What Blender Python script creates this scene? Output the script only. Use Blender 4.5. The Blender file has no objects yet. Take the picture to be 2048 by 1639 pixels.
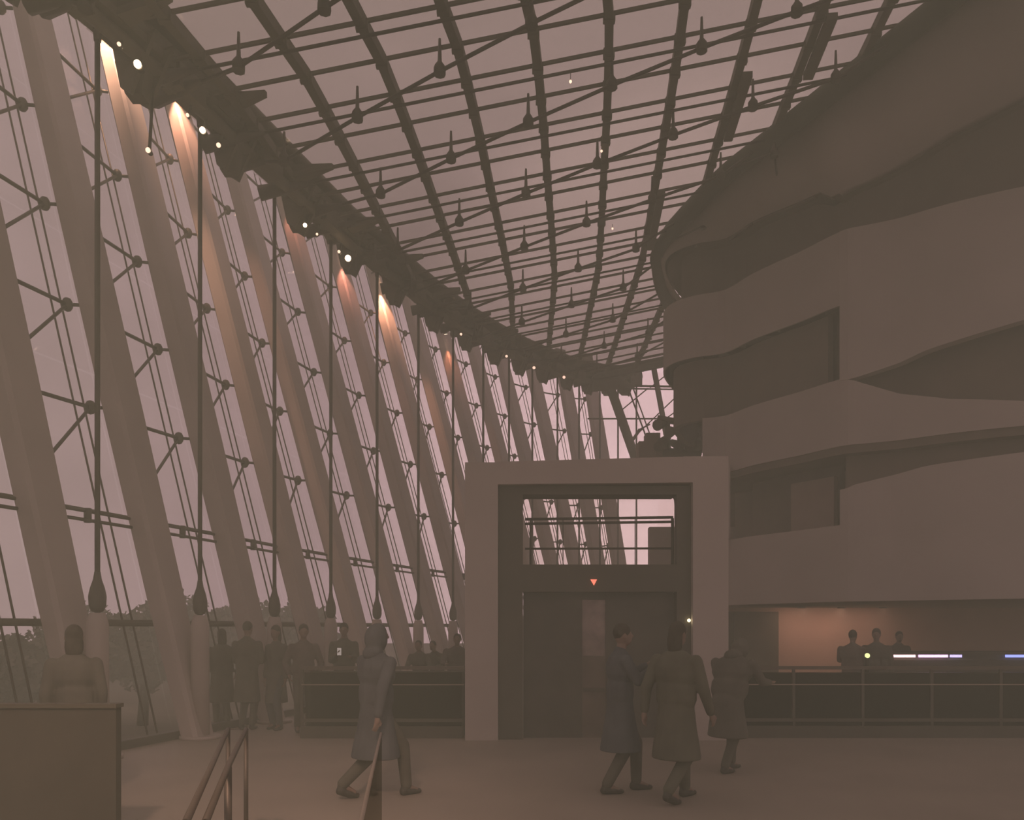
import bpy, bmesh, math, random
from mathutils import Vector, Matrix, noise
random.seed(7)
sc = bpy.context.scene
COL = sc.collection
EYE, F, HOR = 1.65, 1600.0, 1255.0          # eye height, focal length in px (2048 wide), horizon row

# ------------------------------------------------------------------ camera
cd = bpy.data.cameras.new('camera'); cam = bpy.data.objects.new('camera', cd); COL.objects.link(cam)
cam.location = (0, 0, EYE); cam.rotation_euler = (math.radians(90), 0, 0)
cd.sensor_width = 36; cd.lens = 36*F/2048; cd.shift_y = (HOR-819.5)/2048
cd.clip_start = 0.05; cd.clip_end = 600
sc.camera = cam
sc.view_settings.view_transform = 'Standard'; sc.view_settings.look = 'None'
sc.view_settings.exposure = 0.60; sc.view_settings.gamma = 1.0
sc.view_settings.use_curve_mapping = False
sc.cycles.use_denoising = True
sc.cycles.use_adaptive_sampling = True; sc.cycles.adaptive_threshold = 0.03
sc.cycles.max_bounces = 6; sc.cycles.diffuse_bounces = 3; sc.cycles.glossy_bounces = 2
sc.cycles.transparent_max_bounces = 24
sc.cycles.sample_clamp_indirect = 3.0

# ------------------------------------------------------------------ world: dusk sky, brighter low in the east
w = bpy.data.worlds.new('dusk_sky'); sc.world = w; w.use_nodes = True
nt = w.node_tree; nt.nodes.clear()
N = nt.nodes.new; Lk = nt.links.new
out = N('ShaderNodeOutputWorld'); bg = N('ShaderNodeBackground'); tc = N('ShaderNodeTexCoord')
nrm = N('ShaderNodeVectorMath'); nrm.operation = 'NORMALIZE'; Lk(tc.outputs['Generated'], nrm.inputs[0])
dot = N('ShaderNodeVectorMath'); dot.operation = 'DOT_PRODUCT'; Lk(nrm.outputs[0], dot.inputs[0])
gd = Vector((0.24, 0.95, 0.16)).normalized(); dot.inputs[1].default_value = gd
ramp = N('ShaderNodeValToRGB'); Lk(dot.outputs['Value'], ramp.inputs[0])
cr = ramp.color_ramp
cr.elements[0].position = 0.0; cr.elements[0].color = (0.27, 0.205, 0.180, 1)
cr.elements[1].position = 1.0; cr.elements[1].color = (1.16, 0.93, 0.78, 1)
e = cr.elements.new(0.72); e.color = (0.305, 0.236, 0.209, 1)
e = cr.elements.new(0.90); e.color = (0.41, 0.318, 0.284, 1)
nz = N('ShaderNodeTexNoise'); nz.inputs['Scale'].default_value = 3.2; nz.inputs['Detail'].default_value = 4
mp = N('ShaderNodeMapping'); mp.inputs['Scale'].default_value = (1, 1, 3.2)
Lk(nrm.outputs[0], mp.inputs[0]); Lk(mp.outputs[0], nz.inputs['Vector'])
mr = N('ShaderNodeMapRange'); mr.inputs[1].default_value = .3; mr.inputs[2].default_value = .7
mr.inputs[3].default_value = 0.90; mr.inputs[4].default_value = 1.10; Lk(nz.outputs[0], mr.inputs[0])
mul = N('ShaderNodeVectorMath'); mul.operation = 'SCALE'; Lk(ramp.outputs[0], mul.inputs[0]); Lk(mr.outputs[0], mul.inputs['Scale'])
Lk(mul.outputs[0], bg.inputs[0]); bg.inputs[1].default_value = 1.0; Lk(bg.outputs[0], out.inputs[0])

# ------------------------------------------------------------------ helpers
def px(x, y, Z):
    return Vector(((x-1024)/F*Z, Z, EYE+(HOR-y)/F*Z))

def mat(name, col, rough=.7, metal=0.0, var=.12, scale=3.0, bump=0.0, spec=.4):
    m = bpy.data.materials.new(name); m.use_nodes = True
    t = m.node_tree; b = t.nodes['Principled BSDF']
    b.inputs['Roughness'].default_value = rough; b.inputs['Metallic'].default_value = metal
    b.inputs['Specular IOR Level'].default_value = spec
    n = t.nodes.new('ShaderNodeTexNoise'); n.inputs['Scale'].default_value = scale; n.inputs['Detail'].default_value = 5
    tcn = t.nodes.new('ShaderNodeTexCoord'); t.links.new(tcn.outputs['Object'], n.inputs['Vector'])
    r = t.nodes.new('ShaderNodeValToRGB')
    r.color_ramp.elements[0].position = .3; r.color_ramp.elements[1].position = .7
    r.color_ramp.elements[0].color = tuple(c*(1-var) for c in col)+(1,)
    r.color_ramp.elements[1].color = tuple(min(1, c*(1+var)) for c in col)+(1,)
    t.links.new(n.outputs[0], r.inputs[0]); t.links.new(r.outputs[0], b.inputs['Base Color'])
    if bump:
        bp = t.nodes.new('ShaderNodeBump'); bp.inputs['Strength'].default_value = bump; bp.inputs['Distance'].default_value = .01
        n2 = t.nodes.new('ShaderNodeTexNoise'); n2.inputs['Scale'].default_value = scale*14; n2.inputs['Detail'].default_value = 3
        t.links.new(tcn.outputs['Object'], n2.inputs['Vector'])
        t.links.new(n2.outputs[0], bp.inputs['Height']); t.links.new(bp.outputs[0], b.inputs['Normal'])
    return m

def glassmat(name, tint, graze=0.0, gloss=(.8, .8, .8), ior=1.3):
    """thin glass: tinted see-through plus fresnel mirror; graze = how much a frit print closes it at shallow angles"""
    m = bpy.data.materials.new(name); m.use_nodes = True
    t = m.node_tree; t.nodes.clear()
    o = t.nodes.new('ShaderNodeOutputMaterial'); tr = t.nodes.new('ShaderNodeBsdfTransparent')
    gl = t.nodes.new('ShaderNodeBsdfGlossy'); gl.inputs['Roughness'].default_value = .05; gl.inputs['Color'].default_value = gloss+(1,)
    mx = t.nodes.new('ShaderNodeMixShader'); fr = t.nodes.new('ShaderNodeFresnel'); fr.inputs['IOR'].default_value = ior
    mm = t.nodes.new('ShaderNodeMath'); mm.operation = 'MULTIPLY'; mm.inputs[1].default_value = .6
    ge = t.nodes.new('ShaderNodeNewGeometry'); iv = t.nodes.new('ShaderNodeMath'); iv.operation = 'SUBTRACT'; iv.inputs[0].default_value = 1.0
    t.links.new(ge.outputs['Backfacing'], iv.inputs[1]); m2 = t.nodes.new('ShaderNodeMath'); m2.operation = 'MULTIPLY'
    t.links.new(fr.outputs[0], mm.inputs[0]); t.links.new(mm.outputs[0], m2.inputs[0]); t.links.new(iv.outputs[0], m2.inputs[1]); t.links.new(m2.outputs[0], mx.inputs[0])
    t.links.new(tr.outputs[0], mx.inputs[1]); t.links.new(gl.outputs[0], mx.inputs[2]); t.links.new(mx.outputs[0], o.inputs[0])
    tr.inputs[0].default_value = tint+(1,)
    if graze:
        lw = t.nodes.new('ShaderNodeLayerWeight'); lw.inputs['Blend'].default_value = .5
        rp = t.nodes.new('ShaderNodeValToRGB'); t.links.new(lw.outputs['Facing'], rp.inputs[0])
        rp.color_ramp.elements[0].position = .5; rp.color_ramp.elements[0].color = tint+(1,)
        rp.color_ramp.elements[1].position = .85; rp.color_ramp.elements[1].color = tuple(c*(1-graze) for c in tint)+(1,)
        t.links.new(rp.outputs[0], tr.inputs[0])
    return m

def emis(name, col, s):
    m = bpy.data.materials.new(name); m.use_nodes = True
    t = m.node_tree; t.nodes.clear()
    o = t.nodes.new('ShaderNodeOutputMaterial'); em = t.nodes.new('ShaderNodeEmission')
    em.inputs[0].default_value = col+(1,); em.inputs[1].default_value = s; t.links.new(em.outputs[0], o.inputs[0])
    return m

PALE = mat('pale_plaster', (.55, .50, .435), .85, var=.05, scale=1.2, bump=.15)
COLUMN = mat('pale_painted_steel', (.53, .475, .415), .6, var=.06, scale=1.5)
RECESS = mat('recess_shade_brown', (.20, .165, .125), .8, var=.12, scale=2.0)  # shade inside the recesses is deepened by this darker base colour
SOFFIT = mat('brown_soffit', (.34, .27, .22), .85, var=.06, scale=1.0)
FLOOR = mat('warm_stone_floor', (.40, .355, .285), .55, var=.09, scale=.8, bump=.1, spec=.3)
STEEL = mat('dark_painted_steel', (.17, .155, .115), .6, .1, var=.12, scale=4)
CABLE = mat('dark_cable_steel', (.12, .105, .085), .5, .3, var=.12, scale=8)
DARK = mat('dark_metal_frame', (.12, .11, .08), .6, .1, var=.12, scale=2)
DOORM = mat('dark_lift_door', (.11, .10, .075), .5, .1, var=.2, scale=2.5)
GREEN = mat('dark_green_gutter', (.11, .12, .085), .7, var=.12, scale=2)
GROUND = mat('dusk_lawn', (.14, .12, .09), .95, var=.35, scale=.25)
LEAF = mat('dusk_foliage', (.13, .115, .085), .9, var=.3, scale=2)
BARK = mat('bark', (.12, .10, .075), .9, var=.2, scale=6)
WARMW = mat('warm_wall_paint', (.60, .44, .34), .8, var=.06, scale=1.5)
COUNTER = mat('dark_counter_panel', (.09, .082, .062), .6, var=.15, scale=2)
CHROME = mat('brushed_handrail_metal', (.42, .36, .29), .35, .5, var=.05, scale=5)
RAILD = mat('dark_handrail_metal', (.16, .135, .105), .45, .3, var=.06, scale=5)
LAMPB = mat('lamp_housing_black', (.07, .065, .05), .5, .2, var=.1, scale=9)
GLASS_W = glassmat('facade_glass', (.97, .96, .955))
GLASS_R = glassmat('fritted_roof_glass', (.81, .795, .765), graze=.5, gloss=(.6, .58, .55))
GLASS_D = glassmat('smoked_balustrade_glass', (.62, .62, .58), gloss=(.5, .48, .42))
GLASS_L = glassmat('clear_lift_glass', (.93, .92, .90))
BULB = emis('warm_bulb', (1.0, .72, .42), 9)
BULBD = emis('dim_warm_bulb', (1.0, .66, .42), 1.6)

class MB:
    """collects shapes; build() links them as ONE mesh object"""
    def __init__(s): s.v = []; s.f = []; s.smooth = []
    def add(s, vs, fs, sm=False):
        b = len(s.v); s.v += [tuple(v) for v in vs]; s.f += [tuple(i+b for i in f) for f in fs]; s.smooth += [sm]*len(fs)
    def hexa(s, c):   # 8 corners: 4 bottom ccw, 4 top
        s.add(c, [(3,2,1,0),(4,5,6,7),(0,1,5,4),(1,2,6,5),(2,3,7,6),(3,0,4,7)])
    def box(s, a, b):
        (x0,y0,z0),(x1,y1,z1) = a, b
        s.hexa([(x0,y0,z0),(x1,y0,z0),(x1,y1,z0),(x0,y1,z0),(x0,y0,z1),(x1,y0,z1),(x1,y1,z1),(x0,y1,z1)])
    def beam(s, p, q, wd, ht, up=Vector((0,0,1)), w2=None, h2=None):
        p = Vector(p); q = Vector(q); d = (q-p).normalized(); sd = d.cross(up)
        if sd.length < 1e-4: sd = Vector((1,0,0))
        sd.normalize(); u = sd.cross(d).normalized(); w2 = wd if w2 is None else w2; h2 = ht if h2 is None else h2
        c = []
        for P_, a, b in ((p, wd/2, ht/2), (q, w2/2, h2/2)):
            c += [P_-sd*a-u*b, P_+sd*a-u*b, P_+sd*a+u*b, P_-sd*a+u*b]
        s.hexa(c)
    def tube(s, pts, r, n=8, sm=True, closed=True):
        pts = [Vector(p) for p in pts]; rs = r if isinstance(r, (list, tuple)) else [r]*len(pts)
        vs, fs = [], []; ref = None
        for i, p in enumerate(pts):
            d = (pts[min(i+1, len(pts)-1)]-pts[max(i-1, 0)]).normalized()
            if ref is None: ref = Vector((0,0,1)) if abs(d.z) < .9 else Vector((1,0,0))
            a = d.cross(ref).normalized(); b = a.cross(d).normalized(); ref = b
            for k in range(n):
                t = 2*math.pi*k/n; vs.append(p+(a*math.cos(t)+b*math.sin(t))*rs[i])
        for i in range(len(pts)-1):
            for k in range(n):
                k2 = (k+1) % n; fs.append((i*n+k, i*n+k2, (i+1)*n+k2, (i+1)*n+k))
        s.add(vs, fs, sm)
        if closed:
            s.add(vs[:n], [tuple(range(n))]); s.add(vs[-n:], [tuple(range(n))[::-1]])
    def ball(s, c, r, n=8, sc_=(1,1,1)):
        c = Vector(c); vs, fs = [], []
        rows = max(3, n//2+1)
        for i in range(rows+1):
            ph = math.pi*i/rows
            for k in range(n):
                t = 2*math.pi*k/n
                vs.append(c+Vector((math.sin(ph)*math.cos(t)*sc_[0], math.sin(ph)*math.sin(t)*sc_[1], math.cos(ph)*sc_[2]))*r)
        for i in range(rows):
            for k in range(n):
                k2 = (k+1) % n; fs.append((i*n+k, (i+1)*n+k, (i+1)*n+k2, i*n+k2))
        s.add(vs, fs, True)
    def build(s, name, m, parent=None):
        me = bpy.data.meshes.new(name); me.from_pydata(s.v, [], s.f); me.materials.append(m)
        me.polygons.foreach_set('use_smooth', s.smooth); me.update()
        bm = bmesh.new(); bm.from_mesh(me); bmesh.ops.remove_doubles(bm, verts=bm.verts, dist=1e-5)
        bmesh.ops.recalc_face_normals(bm, faces=bm.faces); bm.to_mesh(me); bm.free()
        o = bpy.data.objects.new(name, me); COL.objects.link(o)
        if parent: attach(o, parent)
        return o

def attach(o, parent):
    o.parent = parent
    o.matrix_parent_inverse = Matrix.LocRotScale(parent.location, parent.rotation_euler, None).inverted()
def thing(name, loc, label, cat, group=None):
    o = bpy.data.objects.new(name, None); COL.objects.link(o); o.location = loc; o.empty_display_size = .2
    return tag(o, label, cat, group)
def tag(o, label=None, cat=None, group=None, kind=None):
    if label: o['label'] = label
    if cat: o['category'] = cat
    if group: o['group'] = group
    if kind: o['kind'] = kind
    return o
def struct(name, mb, m):
    o = mb.build(name, m); o['kind'] = 'structure'; return o
def interp(tab, t):
    if t <= tab[0][0]: (a, b), (c, d) = tab[0], tab[1]
    elif t >= tab[-1][0]: (a, b), (c, d) = tab[-2], tab[-1]
    else:
        for i in range(len(tab)-1):
            if tab[i][0] <= t <= tab[i+1][0]: (a, b), (c, d) = tab[i], tab[i+1]; break
    return b+(d-b)*(t-a)/(c-a)
def ordn(i):
    return ['zeroth','first','second','third','fourth','fifth','sixth','seventh','eighth','ninth','tenth','eleventh','twelfth','thirteenth','fourteenth','fifteenth','sixteenth','seventeenth','eighteenth','nineteenth','twentieth'][i]

# ------------------------------------------------------------------ plan of the hall (X right, Y depth)
BASE = [(-7.35,2.2),(-6.92,4.2),(-6.42,6.15),(-5.85,8.1),(-5.24,10.05),(-4.69,11.95),(-4.17,13.95),(-3.64,15.95),(-3.03,17.8),
        (-2.35,19.85),(-1.63,21.75),(-.87,23.45),(-.12,24.98),(.64,26.3),(1.55,27.75),(2.4,28.95),(3.25,29.85),(4.0,30.4),(4.75,30.72)]
FIRST = 3                                  # column index 3 stands just left of the frame; 4 is the first one seen
def lean(i): return .268 if i <= 6 else (.284 if i == 7 else .298)
def tang(i):
    a = Vector(BASE[max(i-1,0)]); b = Vector(BASE[min(i+1,len(BASE)-1)]); d = (b-a).normalized(); return Vector((d.x,d.y,0))
def outn(i):
    t = tang(i); return Vector((-t.y, t.x, 0))
def fac(i, z, off=0.0, along=0.0):         # point on the leaning facade at column i
    return Vector((BASE[i][0],BASE[i][1],z))+outn(i)*(lean(i)*z+off)+tang(i)*along
def facf(s, z, off=0.0):                   # fractional index
    i = min(int(s), len(BASE)-2); f = s-i
    return fac(i, z, off).lerp(fac(i+1, z, off), f)
TT = [(y, x) for x, y in BASE]             # truss line X(Z)
def Tx(Z): return interp(TT, Z)
def roofz(x): return EYE+8.55+.2*x
LIP = [(3,13.5),(5,12.0),(8,9.9),(10,8.45),(12.6,6.75),(14.9,5.35),(16.6,4.3),(18.4,3.72),(19.66,3.6),(21.5,4.0),(29.5,6.8)]
def Lx(Z): return interp(LIP, Z)

# ------------------------------------------------------------------ floor and ground
mb = MB()
edge = [facf(s*.5, 0, .45) for s in range(0, 2*(len(BASE)-1)+1)]
poly = [(-8.2,-5)]+[(p.x,p.y) for p in edge]+[(15,32),(15,-5)]
n = len(poly)
mb.add([(x,y,0) for x,y in poly]+[(x,y,-.4) for x,y in poly], [tuple(range(n))[::-1], tuple(range(n,2*n))]+[(i,(i+1)%n,(i+1)%n+n,i+n) for i in range(n)])
floor = struct('floor', mb, FLOOR)
mb = MB(); mb.box((-160,-60,-2.2),(160,190,-2.0)); ground = mb.build('ground', GROUND); ground['kind'] = 'structure'

# ------------------------------------------------------------------ right hand hall shell (curved balconies)
PL = [(5.6,22.6),(4.5,21.2),(3.88,20.0),(3.62,19.1),(3.74,18.5),(4.15,18.1),(4.74,17.8),(5.08,17.05),(5.42,16.5),(5.76,16.0),(6.23,15.2),(6.65,14.95),
      (7.13,14.7),(7.77,14.2),(8.74,13.65),(10.5,12.9),(12.6,12.2),(15.2,11.4)]
def smooth_line(pts, sub=4):
    P_ = [Vector((a,b)) for a,b in pts]; o = []
    for i in range(len(P_)-1):
        p0,p1,p2,p3 = P_[max(i-1,0)],P_[i],P_[i+1],P_[min(i+2,len(P_)-1)]
        for k in range(sub):
            t = k/sub
            o.append(.5*((2*p1)+(p2-p0)*t+(2*p0-5*p1+4*p2-p3)*t*t+(3*p1-p0-3*p2+p3)*t**3))
    o.append(P_[-1]); return o
PLS = smooth_line(PL)
def offset_line(L_, d):                    # d>0: into the building (right of travel when walking from nose to the right: back side)
    o = []
    for i, p in enumerate(L_):
        t = (L_[min(i+1,len(L_)-1)]-L_[max(i-1,0)]).normalized(); o.append(p+Vector((-t.y, t.x))*d)
    return o
def uof(p): return p.x/p.y*F
def band(name, L_, lo, hi, th, m, parent, umin=-1e9, umax=1e9):
    """curved vertical slab; lo/hi: heights or functions of image column u"""
    pts = [p for p in L_ if umin <= uof(p) <= umax or p.y > 18.9 and umin < 330]
    inn = offset_line(pts, th)
    f = lambda q, u: q(u) if callable(q) else q
    mb = MB()
    vs = []
    for p, q in zip(pts, inn):
        u = uof(p); a, b = f(lo, u)+EYE, f(hi, u)+EYE
        vs += [(p.x,p.y,a),(p.x,p.y,b),(q.x,q.y,b),(q.x,q.y,a)]
    fs = []; k = len(pts)
    for i in range(k-1):
        a = i*4; b = a+4
        for j in range(4): fs.append((a+j, b+j, b+(j+1)%4, a+(j+1)%4))
    fs += [(0,1,2,3), ((k-1)*4+3,(k-1)*4+2,(k-1)*4+1,(k-1)*4)]
    mb.add(vs, fs)
    return mb.build(name, m, parent)
def slab(name, L_, d, z0, z1, m, parent, umin=-1e9, umax=1e9):
    return band(name, offset_line(L_, .04), z0, z1, d, m, parent, umin, umax)

mb = MB()                                   # core wall behind all the recesses
core = offset_line(PLS, 1.5)
core = [p for p in core if p.y < 18.6 or p.x > 5.5]
vs = []; fs = []
bk = offset_line(PLS, 3.0)[-len(core):]
for p, q in zip(core, bk): vs += [(p.x,p.y,-.05),(p.x,p.y,roofz(p.x)-.35),(q.x,q.y,roofz(p.x)-.35),(q.x,q.y,-.05)]
core_ok = [i for i, p in enumerate(core) if p.x > 5.3]
i0 = core_ok[0]
for i in range(i0, len(core)-1):
    for j in range(4): fs.append((i*4+j,(i+1)*4+j,(i+1)*4+(j+1)%4,i*4+(j+1)%4))
wr = None
mbw = MB(); mbw.add(vs, fs)
# the core only stands above the ground-floor bar: cut its foot to the ceiling of the bar
mbw.v = [(x, y, max(z, EYE+.55)) for x, y, z in mbw.v]
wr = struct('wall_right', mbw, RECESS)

g = .22
top_hi = lambda u: max(8.62, 8.62)
# upper shell: from recess-1 head up to the lip, leaning to the roof line
mb = MB(); vs = []; fs = []
up = [p for p in PLS]
lipp = []
for i, p in enumerate(up):
    u = uof(p)
    # matching point on the lip line
    if p.y > 18.0: y2 = min(p.y+.55, 29) if p.y > 19 else p.y+.35
    else: y2 = 18.35-(18.0-p.y)*1.32
    y2 = max(y2, 3.5)
    lipp.append(Vector((Lx(y2), y2)))
def head1(u):                               # head of recess 1
    return interp([(300,8.7),(376,8.7),(476,8.66),(576,8.55),(616,8.5),(641,8.25),(720,8.4),(876,8.8),(1024,9.1),(1400,9.4)], u)
for p, q in zip(up, lipp):
    a = head1(uof(p))+EYE; b = max(roofz(q.x)-.12, a+.25)
    t = Vector((0.12, .16))
    vs += [(p.x,p.y,a),(q.x,q.y,b),(q.x+t.x,q.y+t.y,b),(p.x+t.x,p.y+t.y,a)]
for i in range(len(up)-1):
    for j in range(4): fs.append((i*4+j,(i+1)*4+j,(i+1)*4+(j+1)%4,i*4+(j+1)%4))
mb.add(vs, fs); o = mb.build('upper_shell', PALE, wr)
for p in o.data.polygons: p.use_smooth = True
mb = MB(); gut = smooth_line([(q.x, q.y) for q in lipp][::4], 4)
mb.tube([(q.x-.02, q.y-.10, roofz(q.x)-.16) for q in gut], .2, 10); mb.build('gutter', GREEN, wr)

# level slabs and parapets
band('parapet', PLS, 6.12, 7.52, g, PALE, wr, -1e9, 690)
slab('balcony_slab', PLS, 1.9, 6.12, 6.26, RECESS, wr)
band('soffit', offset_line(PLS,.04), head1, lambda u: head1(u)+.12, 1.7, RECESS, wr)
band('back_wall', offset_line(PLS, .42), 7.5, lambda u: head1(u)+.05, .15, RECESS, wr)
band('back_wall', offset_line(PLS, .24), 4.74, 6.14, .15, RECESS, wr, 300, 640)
# right of the step the second recess is closed by a pale wall with a wedge opening
wlo = lambda u: interp([(640,4.70),(676,4.68),(776,5.0-.13),(826,5.0),(1024,5.25),(1400,5.7)], u)
whi = lambda u: interp([(640,4.70),(676,4.68),(776,4.3),(876,4.06),(1024,3.87),(1400,3.6)], u)
band('parapet', offset_line(PLS, -.012), wlo, 7.525, g+.02, PALE, wr, 640)
band('infill_wall', PLS, 3.45, whi, g, PALE, wr, 640)
band('back_wall', offset_line(PLS, .5), 3.5, 6.0, .15, RECESS, wr, 640)
P3 = [p for p in PLS if uof(p) >= 372 and p.y < 18.3]
band('parapet', P3, 3.45, 4.72, g, PALE, wr, 372, 665)
slab('balcony_slab', P3, 1.6, 4.6, 4.72, RECESS, wr, 372, 650)
slab('balcony_slab', P3, 1.9, 3.3, 3.46, RECESS, wr, 372)
P4 = [p for p in PLS if uof(p) >= 425 and p.y < 18.3]
hi4 = lambda u: 1.95 if u < 668 else interp([(669,2.62),(676,2.68),(826,2.92),(1024,3.0),(1400,3.1)], u)
band('parapet', P4, .5, lambda u: 1.95, g, PALE, wr, 425, 664)
band('parapet', [p for p in PLS if uof(p) > 655], .5, lambda u: max(2.62, hi4(u)), g, PALE, wr, 655)
slab('balcony_slab', P4, 2.2, .5, .62, SOFFIT, wr, 425)
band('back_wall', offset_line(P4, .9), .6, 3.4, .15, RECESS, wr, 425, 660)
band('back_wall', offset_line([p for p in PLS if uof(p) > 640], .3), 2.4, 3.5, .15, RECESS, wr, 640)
band('partition', offset_line(P4, .72), .6, 3.06, .12, mat('brown_partition', (.40,.32,.26), .8, var=.08), wr, 548, 652)
mb = MB(); mb.beam(px(1454,1078,17.6), px(1454,930,17.6), .10, .16); mb.build('end_post', PALE, wr)
for (x0,y0,x1,y1) in ((1470,334,1548,304),(1352,478,1408,450)):
    Zk = 14.9 if x0 > 1400 else 17.9
    m_ = MB(); m_.tube([px(x0,y0,Zk), px(x1,y1,Zk)], .018, 6); q = px(x1,y1,Zk); m_.tube([q-Vector((0,0,.09)), q+Vector((0,0,.02)), q+Vector((0,.0,.16))], [.08,.06,.02], 8); m_.tube([q, q+Vector((.3,.75,0))], .02, 6); m_.build('cable_anchor', CABLE, wr)
# ground floor under the balconies: bar ceiling, warm rear wall, side door
mb = MB(); mb.add([(3.9,18.3,EYE+.50),(15,11.8,EYE+.50),(15,24,EYE+.50),(4.6,24,EYE+.50),(3.9,18.3,EYE+.62),(15,11.8,EYE+.62),(15,24,EYE+.62),(4.6,24,EYE+.62)],
   [(3,2,1,0),(4,5,6,7),(0,1,5,4),(1,2,6,5),(2,3,7,6),(3,0,4,7)]); mb.build('bar_ceiling', SOFFIT, wr)
mb = MB(); mb.box((4.3,20.0,0),(15,20.25,EYE+.5)); wb = struct('wall_back', mb, WARMW)
mb = MB(); mb.box((4.4,19.86,0),(6.62,20.0,EYE+.40)); o = mb.build('trim_1', DARK, wb); o['kind']='structure'
mb = MB(); mb.box((3.55,20.6,0),(6.2,20.9,4.25)); mb.build('low_wall', PALE, wb)
d1 = MB(); d1.box((5.5,19.80,0),(6.48,19.86,EYE+.36)); door1 = struct('door_1', d1, DOORM)
h = MB(); h.tube([(5.62,19.74,1.05),(5.62,19.74,1.3)], .012); h.tube([(5.62,19.74,1.05),(5.62,19.80,1.05)], .01); h.tube([(5.62,19.74,1.3),(5.62,19.80,1.3)], .01); h.build('door_handle', CHROME, door1)

# ------------------------------------------------------------------ glass roof
ceil_mb = MB()
ribtab = [(3,-3.3),(5,-3.0),(8.2,-2.48),(10.37,-2.09),(11.63,-1.85),(13.6,-1.65),(15.5,-1.49),(17.5,-1.31),(20,-1.11),(25.4,-1.03),(29,-1.0)]
def rib(k, Z): return interp(ribtab, Z)+1.09*k
ZMAX = 28.9
rows = [12.27+.755*k for k in range(-9, 23)]; rows = [z for z in rows if z <= ZMAX+.01]
mb = MB()
for a, b in ((ZMAX, ZMAX),):
    mb.beam((Tx(ZMAX)+.1, ZMAX+.12, roofz(Tx(ZMAX))), (Lx(ZMAX)+.4, ZMAX+.12, roofz(Lx(ZMAX)+.4)), .22, .34)
ceil = struct('ceiling', mb, STEEL)
ribs_k = range(-5, 14)
def inroof(x, Z): return Tx(Z)-.05 < x < Lx(Z)+.35
for k in ribs_k:
    pts = []
    Z = rows[0]
    while Z <= ZMAX+.05:
        x = rib(k, Z)
        if inroof(x, Z): pts.append(Vector((x, Z, roofz(x)-.02)))
        Z += .755
    if len(pts) < 3: continue
    mb = MB()
    for p, q in zip(pts[:-1], pts[1:]): mb.beam(p, q, .13, .16)
    for p in pts:                                      # glazing clamps give the rib its toothed edge
        mb.box((p.x-.085,p.y-.04,p.z-.10),(p.x+.085,p.y+.04,p.z+.04))
    mb.build('rib', STEEL, ceil)
for j, Z in enumerate(rows):
    xs = [Tx(Z)+.02, Lx(Z)+.3]
    a = Vector((xs[0], Z, roofz(xs[0])+.0)); b = Vector((xs[1], Z, roofz(xs[1])+.0))
    mb = MB(); mb.beam(a, b, .035, .05); mb.build('glazing_bar', STEEL, ceil)
    if (j-9) % 2 == 0:
        mb = MB(); dz = Vector((0,0,-.2)); mb.tube([a+dz, b+dz], .024, 6)
        # end sockets at the truss
        mb.tube([a+dz+Vector((-.15,0,-.03)), a+dz+Vector((.25,0,.05)), a+dz+Vector((.8,0,.16))], [.13,.10,.03], 8)
        mb.build('tie_rod', CABLE, ceil)
# panes, one by one as far as they can be told apart
stuff = MB(); npane = 0
order = []
for j in range(len(rows)-1):
    z0, z1 = rows[j], rows[j+1]
    for k in list(ribs_k)[:-1]:
        xa0, xb0, xa1, xb1 = rib(k,z0), rib(k+1,z0), rib(k,z1), rib(k+1,z1)
        lo0, hi0, lo1, hi1 = Tx(z0)-.1, Lx(z0)+.25, Tx(z1)-.1, Lx(z1)+.25
        c = lambda v, a, b: min(max(v, a), b)
        q = [c(xa0,lo0,hi0), c(xb0,lo0,hi0), c(xb1,lo1,hi1), c(xa1,lo1,hi1)]
        if (q[1]-q[0])+(q[2]-q[3]) < .12: continue
        cs = [(q[0]+.02,z0+.02),(q[1]-.02,z0+.02),(q[2]-.02,z1-.02),(q[3]+.02,z1-.02)]
        order.append((z0, cs))
vis = [o_ for o_ in order if 9.0 < o_[0] < 24.2]
for z0, cs in order:
    verts = [(x,y,roofz(x)+.02) for x,y in cs]+[(x,y,roofz(x)+.032) for x,y in cs]
    if 9.0 < z0 < 24.2 and npane < 298:
        m_ = MB(); m_.hexa(verts); m_.build('pane', GLASS_R, ceil); npane += 1
    else: stuff.hexa(verts)
o = stuff.build('far_panes', GLASS_R, ceil); o['kind'] = 'stuff'
# sloping brace cables under the glass with their little posts
for i in range(-3, 9):
    zc = 11.85+2.1*i
    pts = []; nodes = []
    x = -8.0
    line = lambda x: zc-.50*(x+2.2)+.018*(x+2.2)**2
    xx = -7.5; run = []
    while xx < 9:
        Z = line(xx)
        if 3 < Z < ZMAX-.3 and Tx(Z)+.1 < xx < Lx(Z)-.05: run.append(xx)
        xx += .1
    if len(run) < 8: continue
    x0, x1 = run[0], run[-1]
    nd = []; kx = math.ceil((x0+2.3)/1.28)
    while -2.3+1.28*kx < x1-.1:
        if -2.3+1.28*kx > x0+.3: nd.append(-2.3+1.28*kx)
        kx += 1
    xs = [x0]+nd+[x1]
    mb = MB(); P_ = []
    for x in xs:
        dz = -.14 if x in (x0, x1) else -.50
        P_.append(Vector((x, line(x), roofz(x)+dz)))
    mb.tube(P_, .028, 6)
    mb.tube([P_[0]+Vector((-.25,.1,0)), P_[0].lerp(P_[1], .25), P_[0].lerp(P_[1], .5)], [.13,.09,.03], 8)
    cab = mb.build('brace_cable', CABLE, ceil)
    for p in P_[1:-1]:
        m_ = MB(); m_.tube([p+Vector((0,0,-.05)), p+Vector((0,0,.06)), p+Vector((0,0,.14)), p+Vector((0,0,.46))], [.085,.085,.03,.018], 8)
        m_.build('strut', CABLE, cab)
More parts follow.
